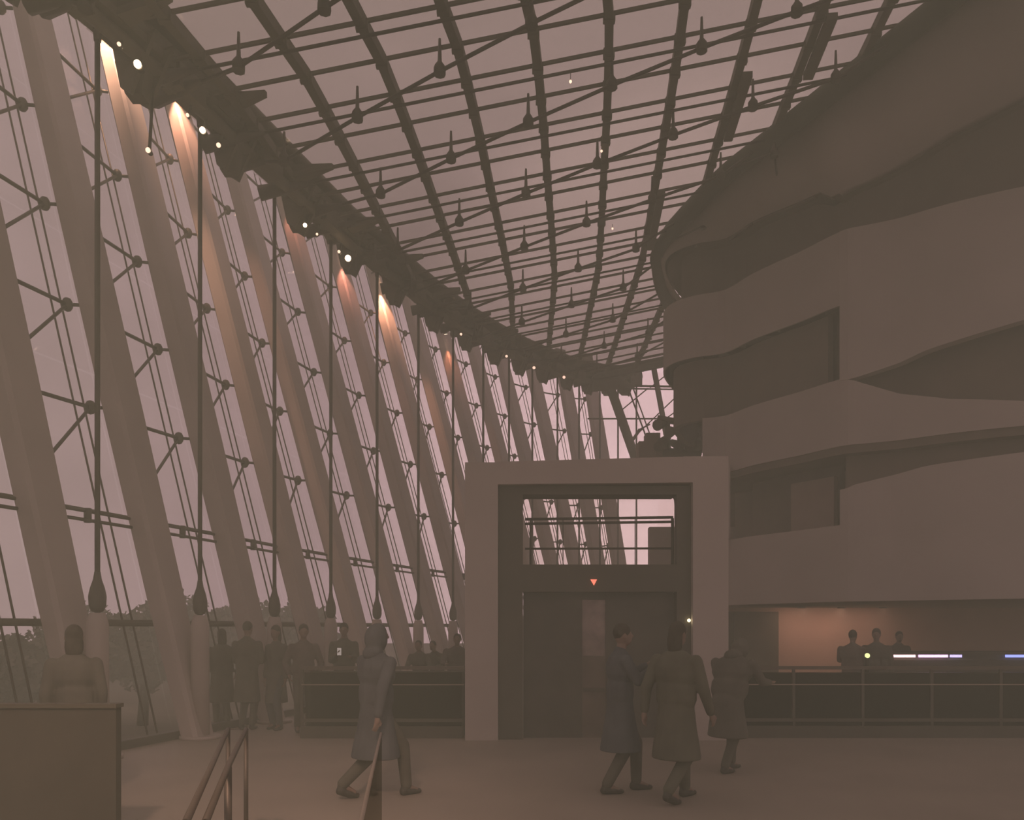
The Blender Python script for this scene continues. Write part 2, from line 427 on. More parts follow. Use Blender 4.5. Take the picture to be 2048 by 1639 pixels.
# hanging trays beside some ribs
for (k, za, zb, dx) in ((5,13.2,15.0,.13),(6,12.2,13.6,.14),(4,16.5,19.0,.12),(7,10.4,12.0,.16),(6,9.9,11.3,-.13)):
    m_ = MB(); a = Vector((rib(k,za)+dx,za,0)); b = Vector((rib(k,zb)+dx,zb,0)); a.z = roofz(a.x)-.2; b.z = roofz(b.x)-.2
    m_.beam(a, b, .16, .10); m_.build('cable_tray', STEEL, ceil)

# ------------------------------------------------------------------ glass facade
mb = MB()
cb = [facf(s*.5, 0, .30) for s in range(0, 2*(len(BASE)-1)+1)]
for p, q in zip(cb[:-1], cb[1:]): mb.beam(p+Vector((0,0,.06)), q+Vector((0,0,.06)), .14, .12)
win = struct('window_1', mb, DARK)
GO = .42; ZT = 13.4
lev = [0.12, 1.72, 3.35, 5.6, 7.9, 10.3, 13.4]
for i in range(2, len(BASE)-1):
    for a, b in zip(lev[:-1], lev[1:]):
        m_ = MB(); c = []
        for off in (GO, GO+.012):
            pass
        p = [fac(i,a+.02,GO,.02), fac(i+1,a+.02,GO,-.02), fac(i+1,b-.02,GO,-.02), fac(i,b-.02,GO,.02)]
        nn = outn(i)*.012
        m_.hexa(p+[v+nn for v in p]); m_.build('pane', GLASS_W, win)
    for t in (.06, .70, .80):                                # raking mullion rods
        m_ = MB(); m_.tube([facf(i+t, .1, GO-.06), facf(i+t, ZT, GO-.06)], .015, 6); m_.build('mullion', RAILD, win)
    for z, r in ((1.72,.055),(3.35,.022)):
        m_ = MB(); m_.tube([fac(i,z,GO-.07), fac(i+1,z,GO-.07)], r, 6); m_.build('transom', STEEL, win)
    # closing strip between the truss and the head of the glass
    m_ = MB(); A0, A1 = fac(i,ZT,GO), fac(i+1,ZT,GO)
    B0 = Vector((BASE[i][0],BASE[i][1],roofz(BASE[i][0])+.25)); B1 = Vector((BASE[i+1][0],BASE[i+1][1],roofz(BASE[i+1][0])+.25))
    up_ = Vector((0,0,.02)); m_.hexa([B0,B1,A1,A0,B0+up_,B1+up_,A1+up_,A0+up_]); m_.build('sloping_pane', GLASS_W, win)

# leaning columns
nb = len(BASE)
for i in range(FIRST, nb):
    num = i-FIRST
    where = {0:'standing just outside the left edge of the picture',1:'behind the dark partition and the person at far left',2:'its foot fully visible on the pale floor',
             3:'rising behind the pair in dark coats',4:'rising behind the smoked balustrade left of the striding person',5:'rising behind the striding person'}.get(num,
             'seen left of the portal' if num < 9 else 'seen over the top of the portal')
    lab = ('wide pale column leaning outward, ' + (ordn(num)+' from the left, ' if num else '') + where)
    col = thing('leaning_column', (BASE[i][0],BASE[i][1],0), lab, 'column', 'leaning columns along the glass wall')
    mb = MB(); t, nn = tang(i), outn(i)
    vs = []; fs = []
    zs = [0, .6, 2, 5, 8, 11, 13.4]; wa = [.46,.48,.52,.56,.56,.54,.50]; wd = [.30,.30,.34,.36,.36,.34,.30]
    for z, a, d in zip(zs, wa, wd):
        c = fac(i, z); ch = .05
        for (sx, sy) in ((-1,-1),(1,-1),(1,1),(-1,1)):
            q1 = c+t*(sx*(a/2-(ch if sx*sy < 0 else 0)))+nn*(sy*(d/2-(0 if sx*sy < 0 else ch)))
            q2 = c+t*(sx*(a/2-(0 if sx*sy < 0 else ch)))+nn*(sy*(d/2-(ch if sx*sy < 0 else 0)))
            vs += [q1, q2]
    m8 = 8
    for r_ in range(len(zs)-1):
        for k in range(m8): fs.append((r_*m8+k, r_*m8+(k+1)%m8, (r_+1)*m8+(k+1)%m8, (r_+1)*m8+k))
    fs += [tuple(range(8))[::-1], tuple(range((len(zs)-1)*8, len(zs)*8))]
    mb.add(vs, fs); mb.build('shaft', COLUMN, col)
    m_ = MB(); ap = Vector((BASE[i][0],BASE[i][1],0))-nn*.02+t*.02
    m_.tube([ap, ap+Vector((0,0,1.70)), ap+Vector((0,0,1.84))], [.14,.13,.09], 12); m_.build('anchor_post', COLUMN, col)
    m_ = MB(); m_.tube([ap+Vector((0,0,0)), ap+Vector((0,0,.05))], .30, 14); m_.build('base_plate', COLUMN, col)
    # cable with spindle
    cb_ = thing('vertical_cable', ap+Vector((0,0,1.84)), ('dark vertical cable with spindle anchor over the foot of the '+ordn(num)+' leaning column') if num else 'dark vertical cable just outside the left edge of the picture', 'cable', 'vertical cables of the glass wall')
    zt = roofz(ap.x)+.22
    m_ = MB(); m_.tube([ap+Vector((0,0,2.25)), Vector((ap.x,ap.y,zt))], .034, 8); m_.build('rod', CABLE, cb_)
    m_ = MB(); pr = [(1.84,.03),(1.86,.07),(1.93,.10),(2.05,.105),(2.15,.085),(2.26,.05),(2.36,.035)]
    m_.tube([ap+Vector((0,0,z)) for z, r in pr], [r for z, r in pr], 12); m_.build('spindle', CABLE, cb_)
    m_ = MB(); m_.tube([Vector((ap.x,ap.y,zt-.35)), Vector((ap.x,ap.y,zt-.05)), Vector((ap.x,ap.y,zt))], [.045,.07,.07], 8); m_.build('socket', CABLE, cb_)

# zigzag bracing between neighbours
for i in range(FIRST, nb-1):
    num = i-FIRST
    if num == 0: lab = 'zigzag of thin dark struts left of the first leaning column'
    else: lab = 'zigzag of thin dark struts between the %s and %s leaning columns from the left' % (ordn(num), ordn(num+1))
    br = thing('zigzag_bracing', fac(i,2.0,.1), lab, 'bracing', 'zigzag bracing of the glass wall')
    o1 = .16; t = tang(i); t2 = tang(i+1); z = 4.88
    while z < 13.2:
        L0 = fac(i, z, o1, .24); Nn = facf(i+.84, z+.1, GO-.10); L1 = fac(i, z-1.12, o1, .24); R0 = fac(i+1, z+.1, o1, -.24)
        m_ = MB(); m_.tube([L0, Nn], .03, 6); m_.build('strut', CABLE, br)
        m_ = MB(); m_.tube([L1, Nn], .026, 6); m_.build('strut', CABLE, br)
        m_ = MB(); m_.tube([Nn, R0], .026, 6); m_.build('strut', CABLE, br)
        m_ = MB(); m_.ball(Nn, .085, 8, (1,1,1.3)); m_.build('clamp', CABLE, br)
        z += 1.60
    m_ = MB()
    for dz in (0, .13): m_.tube([fac(i,3.15+dz,o1-.05,.22), fac(i+1,3.15+dz,o1-.05,-.22)], .026, 6)
    c = facf(i+.45, 3.22, o1-.05); m_.tube([c+Vector((0,0,-.10)), c+Vector((0,0,.10))], .05, 6)
    m_.build('tie_bar', CABLE, br)

# edge truss where roof meets facade
tr = thing('edge_truss', (BASE[4][0],BASE[4][1],roofz(BASE[4][0])), 'long dark curved truss where the glass roof meets the leaning glass wall', 'truss')
def tp(s, dz=0, inn=0):
    i = min(int(s), nb-2); f = s-i
    p = Vector((BASE[i][0],BASE[i][1],0)).lerp(Vector((BASE[i+1][0],BASE[i+1][1],0)), f)
    nn = outn(i).lerp(outn(i+1), f); p = p-nn*inn; p.z = roofz(p.x)+dz*.85+.24; return p
SS = [1+.5*k for k in range(0, 2*(nb-2)+1)]
for (dz, inn, r) in ((.10,.45,.12),(-.50,.32,.10),(.05,-.15,.09)):
    m_ = MB(); m_.tube([tp(s,dz,inn) for s in SS], r, 8); m_.build('chord', STEEL, tr)
m_ = MB()
for a, b in zip(SS[:-1], SS[1:]): m_.beam(tp(a,-.08,.20), tp(b,-.08,.20), .50, .42)
m_.build('box_gutter', STEEL, tr)
for k in range(2, nb-1):
    for (f0, f1, za, zb, ia, ib) in ((0,.5,.1,-.50,.45,.32),(.5,1,-.50,.1,.32,.45),(0,.5,.05,-.50,-.15,.32),(.5,1,-.50,.05,.32,-.15)):
        m_ = MB(); m_.tube([tp(k+f0,za,ia), tp(k+f1,zb,ib)], .06, 6); m_.build('web_member', STEEL, tr)
    # hanging gusset, bracket and junction box at each column line
    nn = outn(k); t = tang(k)
    m_ = MB(); c = tp(k+.3, 0, .12)
    for s_ in (-.16, .16):
        q = c+t*s_
        A_ = [q-nn*.45+Vector((0,0,-.1)), q+nn*.25+Vector((0,0,-.1)), q+nn*.10+Vector((0,0,-.75)), q-nn*.05+Vector((0,0,-.85))]
        m_.hexa([v-t*.03 for v in A_]+[v+t*.03 for v in A_])
    m_.beam(c+Vector((0,0,-.45)), c+Vector((0,0,-.80)), .40, .40, w2=.22, h2=.22)
    m_.build('gusset', STEEL, tr)
    m_ = MB(); m_.beam(tp(k,-.05,.45), tp(k,0,-.12), .22, .30); m_.build('hanger', STEEL, tr)
    m_ = MB(); a = tp(k,-.2,.2); b = a-nn*.95+Vector((0,0,.05)); m_.beam(a, b, .30, .26, w2=.06, h2=.08); m_.build('bracket', STEEL, tr)
    m_ = MB(); a = tp(k+.62,-.42,.35); m_.beam(a-t*.28, a+t*.28, .3, .34); m_.build('junction_box', STEEL, tr)
# ------------------------------------------------------------------ far end window
YT, YB, ZH = 29.1, 31.6, EYE+9.1
def wy(z): return YB+(YT-YB)*z/ZH
def onw(x, y):                                             # picture point on the leaning far window
    k = (HOR-y)/F; Y = (YB+(YT-YB)*EYE/ZH)/(1-(YT-YB)*k/ZH); return px(x, y, Y-.06)
mb = MB(); mb.box((4.6,YB-.1,0),(10.5,YB+.08,.25)); w2 = struct('window_2', mb, DARK)
xs = [3.1,4.3,5.5,6.9,9.4]
zl = [.25,3.4,6.4,9.25]
for a, b in zip(xs[:-1], xs[1:]):
    for c, d in zip(zl[:-1], zl[1:]):
        if a < 4.6 and c < 6: continue
        d2 = d if d < 9 else roofz(a)-.15
        q = [(a+.02,wy(c),c+.02),(b-.02,wy(c),c+.02),(b-.02,wy(d2),d2),(a+.02,wy(d2),d2)]
        m_ = MB(); m_.hexa([Vector(v) for v in q]+[Vector(v)+Vector((0,.012,0)) for v in q]); m_.build('pane', GLASS_W, w2)
def post(name, x0, y0, x1, y1, r, m=STEEL):
    m_ = MB(); m_.tube([onw(x0,y0), onw(x1,y1)], r, 8); return m_.build(name, m, w2)
post('post', 1222,778,1288,965, .17); post('post', 1308,738,1338,900, .10); post('post', 1338,900,1362,1060, .10)
post('mullion', 1256,775,1304,905, .03, m=RAILD); post('mullion', 1266,775,1313,905, .025, m=RAILD)
post('transom', 1175,837,1420,837, .03); post('transom', 1262,771,1400,774, .04); post('transom', 1262,777,1400,779, .03)
m_ = MB(); m_.tube([onw(1185,768), onw(1235,766), onw(1270,773)], [.28,.24,.04], 8); m_.build('cone_bracket', STEEL, w2)
for (a, b, c, d) in ((1238,824,1296,776),(1270,872,1345,800),(1345,800,1380,770),(1330,838,1352,822),(1345,840,1370,818),(1300,775,1342,742)):
    post('brace', a, b, c, d, .022)
post('brace', 1255,895,1280,858, .06); post('brace', 1280,858,1300,848, .03)

# ------------------------------------------------------------------ portal (lift surround)
ZP = 11.73
pt = thing('lift_portal', px(1190,1480,ZP), 'tall pale box portal framing the dark lift doors in the middle of the hall', 'portal')
def pbox(name, x0, y0, x1, y1, z0, z1, m, parent):
    a = px(x0, y1, ZP); b = px(x1, y0, ZP); m_ = MB(); m_.box((a.x, ZP+z0, max(a.z,0)), (b.x, ZP+z1, b.z)); return m_.build(name, m, parent)
pbox('jamb', 930,924,996,1480, 0,.62, PALE, pt); pbox('jamb', 1386,912,1457,1480, 0,.62, PALE, pt)
m_ = MB(); a0, a1, b0, b1 = px(996,968,ZP), px(1386,964,ZP), px(930,924,ZP), px(1457,910,ZP)
m_.hexa([a0,a1,a1+Vector((0,.62,0)),a0+Vector((0,.62,0)), px(996,923,ZP),px(1386,912,ZP),px(1386,912,ZP)+Vector((0,.62,0)),px(996,923,ZP)+Vector((0,.62,0))]); m_.build('lintel', PALE, pt)
# dark steel frame within
pbox('frame_post', 997,968,1046,1480, .10,.55, DARK, pt); pbox('frame_post', 1357,968,1385,1480, .12,.30, DARK, pt)
pbox('frame_head', 1046,968,1357,986, .10,.55, DARK, pt)
pbox('corner_plate', 1370,986,1385,1012, .14,.28, DARK, pt)
m_ = MB(); c = [px(1340,986,ZP+.2),px(1357,986,ZP+.2),px(1357,1004,ZP+.2)]; m_.add(c+[v+Vector((0,.08,0)) for v in c], [(0,1,2),(5,4,3),(0,2,5,3),(0,1,4,3),(1,2,5,4)]); m_.build('corner_gusset', DARK, pt)
pbox('transom_panel', 1046,1127,1357,1182, .12,.5, DARK, pt)
pbox('side_panel', 1370,1042,1386,1480, .14,.5, DARK, pt)
pbox('clear_pane', 1046,986,1357,1127, .30,.31, GLASS_L, pt)
# guard rails seen through the upper opening
gr = thing('guard_rail', px(1200,1127,ZP+.45), 'thin dark guard rail inside the upper opening of the portal', 'railing')
for (y0, y1, r) in ((1038,1034,.022),(1047,1043,.022),(1097,1096,.018)):
    m_ = MB(); m_.tube([px(1050,y0,ZP+.42), px(1346,y1,ZP+.42)], r, 6); m_.build('rail', DARK, gr)
for x, r in ((1061,.018),(1126,.008),(1345,.025),(1200,.006),(1270,.006)):
    m_ = MB(); m_.tube([px(x,1036,ZP+.42), px(x,1130,ZP+.42)], r, 6); m_.build('post', DARK, gr)
# doors
LD = thing('lift_door', px(1190,1480,ZP+.3), 'dark lift doors with a paler glass strip, below the red down arrow', 'door')
pbox('door_leaf', 1047,1183,1168,1480, .30,.36, DOORM, LD); pbox('door_leaf', 1216,1183,1369,1480, .30,.36, DOORM, LD)
pbox('glass_strip', 1168,1197,1216,1312, .33,.35, mat('painted_glimmer_glass', (.34,.28,.24), .25, .1, var=.35, scale=5), LD)  # glimmer on the strip is put into its pale mottled colour
pbox('strip_frame', 1168,1183,1216,1197, .30,.36, DOORM, LD); pbox('kick_panel', 1168,1312,1216,1480, .31,.36, mat('brown_kick_panel', (.17,.14,.105), .5, var=.25, scale=3), LD)
pbox('push_bar', 1170,1378,1214,1386, .27,.30, DARK, LD)
m_ = MB(); c = [px(1181,1158,ZP+.10), px(1194,1158,ZP+.10), px(1188,1170,ZP+.10)]
m_.add(c+[v+Vector((0,.02,0)) for v in c], [(0,1,2),(5,4,3),(0,2,5,3),(0,1,4,3),(1,2,5,4)])
tag(m_.build('down_indicator', emis('red_arrow', (1.0,.22,.13), 1.1)), 'small glowing red downward arrow above the lift doors', 'indicator light')
m_ = MB(); m_.ball(px(1378,1240,ZP+.08), .026, 10); tag(m_.build('call_button_lamp', emis('yellow_lamp', (1.0,.85,.5), 2.6)), 'small round yellow lamp on the right side of the lift doors', 'lamp')

# ------------------------------------------------------------------ balustrades
def balustrade(name, pts, label, z1=1.05, dark=True):
    b = thing(name, (pts[0][0],pts[0][1],0), label, 'balustrade')
    for (x0,y0),(x1,y1) in zip(pts[:-1], pts[1:]):
        L_ = math.hypot(x1-x0,y1-y0); n_ = max(1, round(L_/1.05))
        for k in range(n_):
            a = Vector((x0,y0,0)).lerp(Vector((x1,y1,0)), k/n_); c = Vector((x0,y0,0)).lerp(Vector((x1,y1,0)), (k+1)/n_)
            g0, g1 = a.lerp(c,.03), a.lerp(c,.97)
            m_ = MB(); m_.beam(g0+Vector((0,0,.56)), g1+Vector((0,0,.56)), .016, .84); m_.build('glass_panel', GLASS_D, b)
            m_ = MB(); m_.box((a.x-.02,a.y-.02,0),(a.x+.02,a.y+.02,z1)); m_.build('post', DARK, b)
        m_ = MB(); m_.beam((x0,y0,z1), (x1,y1,z1), .06, .05); m_.build('handrail', RAILD, b)
        m_ = MB(); m_.beam((x0,y0-.03,.80), (x1,y1-.03,.80), .014, .014); m_.build('mid_rail', CHROME, b)
        m_ = MB(); m_.beam((x0,y0,.09), (x1,y1,.09), .10, .18); m_.build('base_channel', DARK, b)
        m_ = MB(); m_.beam((x0,y0-.05,.27), (x1,y1-.05,.27), .03, .05); m_.build('lower_rail', DARK, b)
    return b
balustrade('balustrade', [(-3.15,12.0),(-.72,12.0)], 'smoked glass balustrade between the leaning columns and the left side of the portal')
balustrade('balustrade', [(3.2,12.05),(8.4,12.05),(10.2,11.2)], 'long smoked glass balustrade on the right of the portal in front of the bar')
# dark solid drum/stair wall behind the balustrades
m_ = MB(); m_.box((-3.1,12.35,0),(-.72,12.5,.98)); tag(m_.build('stair_parapet', COUNTER), 'low dark stair parapet behind the left smoked glass balustrade', 'parapet')
m_ = MB(); m_.box((3.2,12.4,0),(9.8,12.55,.95)); tag(m_.build('stair_parapet', COUNTER), 'low dark stair parapet behind the right smoked glass balustrade', 'parapet')
# foreground hand rails
rl = thing('ramp_handrail', (-1.56,4.4,0), 'dark double handrail on a post in the left foreground', 'handrail')
A_ = px(456,1458,5.9); B_ = px(371,1645,3.05); m_ = MB(); m_.tube([A_, A_.lerp(B_,.5), B_], .017, 8); m_.build('rail', RAILD, rl)
A2 = px(492,1458,5.9); M2 = px(456,1532,4.45); B2 = px(410,1645,3.3); m_ = MB(); m_.tube([A2, M2, B2], .018, 8); m_.build('rail', RAILD, rl)
m_ = MB(); m_.tube([(M2.x,M2.y,0), (M2.x,M2.y,M2.z)], .022, 8); m_.tube([(M2.x,M2.y,0),(M2.x,M2.y,.02)], .06, 12); m_.build('post', RAILD, rl)
m_ = MB(); m_.tube([(A_.x,A_.y,0), A_, A2, (A2.x,A2.y,0)], .017, 8); m_.build('end_loop', RAILD, rl)
m_ = MB(); m_.tube([(B2.x,B2.y,0), B2, B_, (B_.x,B_.y,0)], .017, 8); m_.build('end_loop', RAILD, rl)
gl = thing('glass_handrail', (-.93,5.7,0), 'pale topped glass handrail in the foreground crossing the striding person', 'handrail')
A_ = px(762,1466,5.6); B_ = px(720,1650,3.0); m_ = MB(); m_.tube([A_, B_], .010, 8); m_.build('rail', CHROME, gl)
m_ = MB(); dv = Vector((0,0,1)); m_.hexa([Vector((A_.x-.006,A_.y,0.0)),Vector((B_.x-.006,B_.y,0.0)),Vector((B_.x+.006,B_.y,0.0)),Vector((A_.x+.006,A_.y,0.0)),A_+Vector((-.006,0,-.01)),B_+Vector((-.006,0,-.01)),B_+Vector((.006,0,-.01)),A_+Vector((.006,0,-.01))]); m_.build('glass_panel', GLASS_D, gl)
# dark partition at the lower left
dp = thing('low_partition', (-4.4,6.0,0), 'dark low partition filling the lower left corner', 'partition')
m_ = MB(); m_.box((-5.9,6.0,0),(-2.97,6.08,1.05)); m_.build('panel', COUNTER, dp)
m_ = MB(); m_.box((-5.9,5.98,1.05),(-2.96,6.10,1.08)); m_.build('cap', DARK, dp)
m_ = MB(); m_.box((-5.9,5.98,0),(-2.96,6.0,.1)); m_.build('plinth', DARK, dp)

# ------------------------------------------------------------------ bar
bar = thing('bar_counter', (8.2,14.75,0), 'dark bar counter with light strips under the balconies at right', 'bar')
m_ = MB(); m_.box((6.75,14.7,0),(11.5,15.35,1.06)); m_.build('front_panel', COUNTER, bar)
m_ = MB(); m_.box((6.7,14.62,1.16),(11.5,15.4,1.21)); m_.build('worktop', DARK, bar)
m_ = MB(); m_.box((6.75,14.74,1.06),(11.5,15.3,1.16)); m_.build('recess', DARK, bar)
for (x0,x1,c,s_) in ((1779,1831,(1.0,.62,.60),1.9),(1839,1896,(.92,.55,.95),1.9),(1902,1924,(.55,.5,1.0),1.5),(2013,2075,(.28,.36,1.0),1.5)):
    a = px(x0,1314,14.66); b = px(x1,1306,14.66); m_ = MB(); m_.box((a.x,14.66,a.z),(b.x,14.70,b.z)); m_.build('light_strip', emis('bar_strip', c, s_), bar)
m_ = MB(); p = px(1733,1308,13.3); m_.tube([(p.x,p.y,1.0),(p.x,p.y,1.04),(p.x,p.y,1.12),(p.x,p.y,1.2)], [.05,.05,.045,.05], 12)
o = m_.build('table_lamp', LAMPB); tag(o, 'small lamp glowing yellow green on the high table by the bar', 'lamp')
m_ = MB(); m_.ball((p.x,p.y-.03,1.19), .042, 10); m_.build('glow_globe', emis('green_yellow', (.85,1.0,.35), 1.3), o)
tb = thing('high_table', (p.x,p.y,0), 'dark high table standing left of the bar counter', 'table')
m_ = MB(); m_.tube([(p.x,p.y,.96),(p.x,p.y,1.0)], .28, 20); m_.build('table_top', DARK, tb)
m_ = MB(); m_.tube([(p.x,p.y,.02),(p.x,p.y,.96)], .04, 10); m_.build('stem', DARK, tb); m_ = MB(); m_.tube([(p.x,p.y,0),(p.x,p.y,.02)], .25, 20); m_.build('foot', DARK, tb)

# ------------------------------------------------------------------ lamps
def spot(loc, to, power, colr, size, blend, name, label):
    loc = Vector(loc); to = Vector(to); d = (to-loc).normalized()
    th = thing(name, loc, label, 'spotlight', 'spotlights on the leaning columns')
    m_ = MB(); m_.tube([loc-d*.22, loc-d*.02], [.05,.075], 10); hs_ = m_.build('housing', LAMPB, th)
    m_ = MB(); m_.tube([loc-d*.03, loc-d*.018], .06, 10); m_.build('lens', BULB, hs_)
    return th, loc, d
for (k, x, y, pw, cl, nm) in ((6,213,118,2.2,(1,.60,.36),'third'),(7,366,262,.9,(1,.52,.30),'fourth'),(9,588,470,.20,(1,.40,.24),'sixth'),
                          (10,687,580,.32,(1,.40,.24),'seventh'),(11,764,628,1.3,(1,.50,.26),'eighth'),(13,910,735,.18,(1,.36,.16),'tenth')):
    # height on column k where image row is y
    zz = 8.0
    for it in range(60):
        p = fac(k, zz); yy = HOR-(p.z-EYE)*F/p.y; zz += (yy-y)*p.y/F*.6
    t, nn = tang(k), outn(k)
    c = fac(k, zz); up_ = (fac(k,zz+1)-c)
    src = fac(k, zz+.95)-nn*.42-t*.55
    tgt = fac(k, zz)-nn*.12-t*.18
    th, lo, d = spot(src, tgt, pw, cl, 30, .8, 'spotlight', 'black spotlight mounted high on the '+nm+' leaning column, lighting it warm')
    m_ = MB(); m_.tube([lo-d*.15, fac(k, zz+1.25)-t*.22], .02, 6); m_.build('arm', LAMPB, th)
    ld = bpy.data.lights.new('spot_beam', 'SPOT'); ld.energy = 480*pw; ld.color = cl; ld.spot_size = math.radians(44); ld.spot_blend = .9; ld.shadow_soft_size = .04
    lo_ = bpy.data.objects.new('spot_beam', ld); COL.objects.link(lo_); lo_.location = lo+d*.02; lo_.rotation_euler = d.to_track_quat('-Z','Y').to_euler()
    lo_.parent = th; lo_.matrix_parent_inverse = Matrix.LocRotScale(th.location, th.rotation_euler, None).inverted()
# small bare bulbs along the truss
def truss_Z(x):                                            # depth where the truss is seen at image column x
    best = min((abs((tp(s/40).x/tp(s/40).y*F+1024)-x), s/40) for s in range(60, 40*(nb-1)))
    return tp(best[1]).y
for n_, (x, y, r, hot, wh) in enumerate(((238,88,4,0,'upper one of the pair nearest the brightest spot of light'),(275,128,7.5,1,'brightest one, right of the brightest spot of light'),(375,230,3.5,0,'small one above the second spot of light'),
        (405,260,6,1,'bright one right of the second spot of light'),(437,290,4.5,0,'lower right one beside the second spot of light'),(296,300,5,0,'one hanging low in front of the third column'),(610,450,4,1,'small one above the third spot of light'),
        (634,468,2.5,0,'dimmest one right of the third spot of light'),(678,503,3,0,'small one just left of a brighter bulb'),(696,516,6,1,'bright one above the fourth spot of light'),(922,668,2.5,0,'dim one halfway along the far truss'),(1013,712,2.6,0,'dim one left above the portal'),
        (1068,735,3,0,'dim one above the middle of the portal'),(1128,754,3,0,'last one near the far window'))):
    Z = truss_Z(x)-.95; p = px(x, y, Z); r_ = r/F*Z
    o = thing('truss_lamp', p, 'tiny warm truss bulb, '+wh, 'lamp', 'bulbs along the edge truss')
    m_ = MB(); m_.ball(p, r_, 10); m_.build('bulb', BULB if hot else BULBD, o)
    m_ = MB(); s_ = min((abs(tp(k/40).y-(Z+.95)), k/40) for k in range(60, 40*(nb-1)))[1]; q = tp(s_, -.15, .1)
    m_.tube([p+Vector((0,r_*1.2,0)), q], .02, 6); m_.tube([p+Vector((0,r_*.8,0)), p+Vector((0,r_*2.6,0))], r_*.95, 8); m_.build('socket', LAMPB, o)
for (x, y, Z, wh) in ((1203,302,14.4,'beside the fifth rib'),(1225,457,17.0,'lower one beside the same rib'),(1141,163,12.2,'high one near the top of the picture')):
    Zs = 1600*8.55/((HOR-y)-.2*(x-1024)); p = px(x, y, Zs-.25)
    o = thing('roof_lamp', p, 'tiny pale lamp under the glass roof, '+wh, 'lamp', 'tiny lamps under the roof')
    m_ = MB(); m_.ball(p, .024, 8); m_.build('bulb', BULBD, o)
    m_ = MB(); m_.tube([p, (p.x, p.y, roofz(p.x)-.02)], .006, 6); m_.build('wire', LAMPB, o)
def area(loc, rot, sx, sy, e_, col_, nm='downlight'):
    ld = bpy.data.lights.new(nm, 'AREA'); ld.shape = 'RECTANGLE'; ld.size = sx; ld.size_y = sy; ld.energy = e_; ld.color = col_
    o = bpy.data.objects.new(nm, ld); COL.objects.link(o); o.location = loc; o.rotation_euler = rot; return o
ld_ = bpy.data.lights.new('floor_fill_spot', 'SPOT'); ld_.energy = 900; ld_.color = (1,.66,.47); ld_.spot_size = math.radians(46); ld_.spot_blend = 1; ld_.shadow_soft_size = .3  # unseen warm spot added to brighten the left foreground floor
la_ = bpy.data.objects.new('floor_fill_spot', ld_); COL.objects.link(la_); la_.location = (-1.6,-.5,6.5); la_.rotation_euler = (Vector((-2.6,6.0,0))-Vector((-1.6,-.5,6.5))).to_track_quat('-Z','Y').to_euler()
# warm ceiling downlights washing the rear wall beside the bar
for k, (x, e_) in enumerate(((6.95,4.0),(7.9,4.2),(8.9,2.2))):
    d_ = MB(); d_.tube([(x,19.2,EYE+.47),(x,19.2,EYE+.50)], .09, 14); o = d_.build('downlight', LAMPB)
    tag(o, ['round ceiling downlight washing the warm wall beside the dark door','round ceiling downlight washing the middle of the warm wall','round ceiling downlight washing the warm wall behind the bar guests'][k], 'lamp', 'downlights by the warm wall')
    l_ = area((x,19.2,EYE+.46), (math.radians(12),0,0), .15, .15, e_, (1,.62,.42)); attach(l_, o)

# ------------------------------------------------------------------ rigging beside the nose of the shell
rg = thing('lighting_rig', (4.4,21.2,6.5), 'cluttered dark lighting rig mounted beside the rounded end of the balconies', 'lighting rig')
ZR = 21.2
m_ = MB(); m_.beam(px(1275,905,ZR), px(1322,905,ZR), .5, .5); m_.beam(px(1290,880,ZR), px(1318,880,ZR), .4, .3); m_.build('cabinet', SOFFIT, rg)
m_ = MB(); m_.tube([px(1315,836,ZR), px(1402,852,ZR)], .09, 8); m_.tube([px(1312,905,ZR), px(1402,905,ZR)], .12, 8); m_.tube([px(1335,838,ZR), px(1335,905,ZR)], .07, 8)
for x in (1360,1385): m_.tube([px(x,845,ZR), px(x,905,ZR)], .05, 8)
m_.build('frame', STEEL, rg)
random.seed(3)
for k, (x, y) in enumerate(((1322,848),(1345,862),(1365,868),(1385,862),(1330,880),(1352,888),(1376,890),(1395,884),(1318,896))):
    p = px(x, y, ZR-.1); d = Vector((random.uniform(-.8,.3), -.6, random.uniform(-.7,.1))).normalized()
    m_ = MB(); m_.tube([p-d*.2, p+d*.05, p+d*.2], [.09,.12,.15], 10); o = m_.build('lamp_head', STEEL, rg)
m_ = MB(); m_.tube([px(1369,905,ZR), (px(1369,905,ZR).x, ZR, 0)], .07, 8); m_.build('mast', STEEL, rg)

# ------------------------------------------------------------------ haze volume added to the hall to lift the faded dark tones
HZ = .034
if HZ > 0:
    m_ = MB(); m_.box((-11.5,-3,.001),(14.9,31.8,13.9)); hz = m_.build('haze', PALE); tag(hz, 'thin warm grey haze added through the whole hall to lift its dark tones', 'haze', None, 'stuff')
    hm = bpy.data.materials.new('added_haze'); hm.use_nodes = True; t_ = hm.node_tree; t_.nodes.clear()
    o_ = t_.nodes.new('ShaderNodeOutputMaterial'); v_ = t_.nodes.new('ShaderNodeVolumeScatter'); v_.inputs['Color'].default_value = (.84,1.0,.80,1)
    v_.inputs['Density'].default_value = HZ; t_.links.new(v_.outputs[0], o_.inputs['Volume']); hz.data.materials.clear(); hz.data.materials.append(hm)
    sc.cycles.volume_bounces = 1
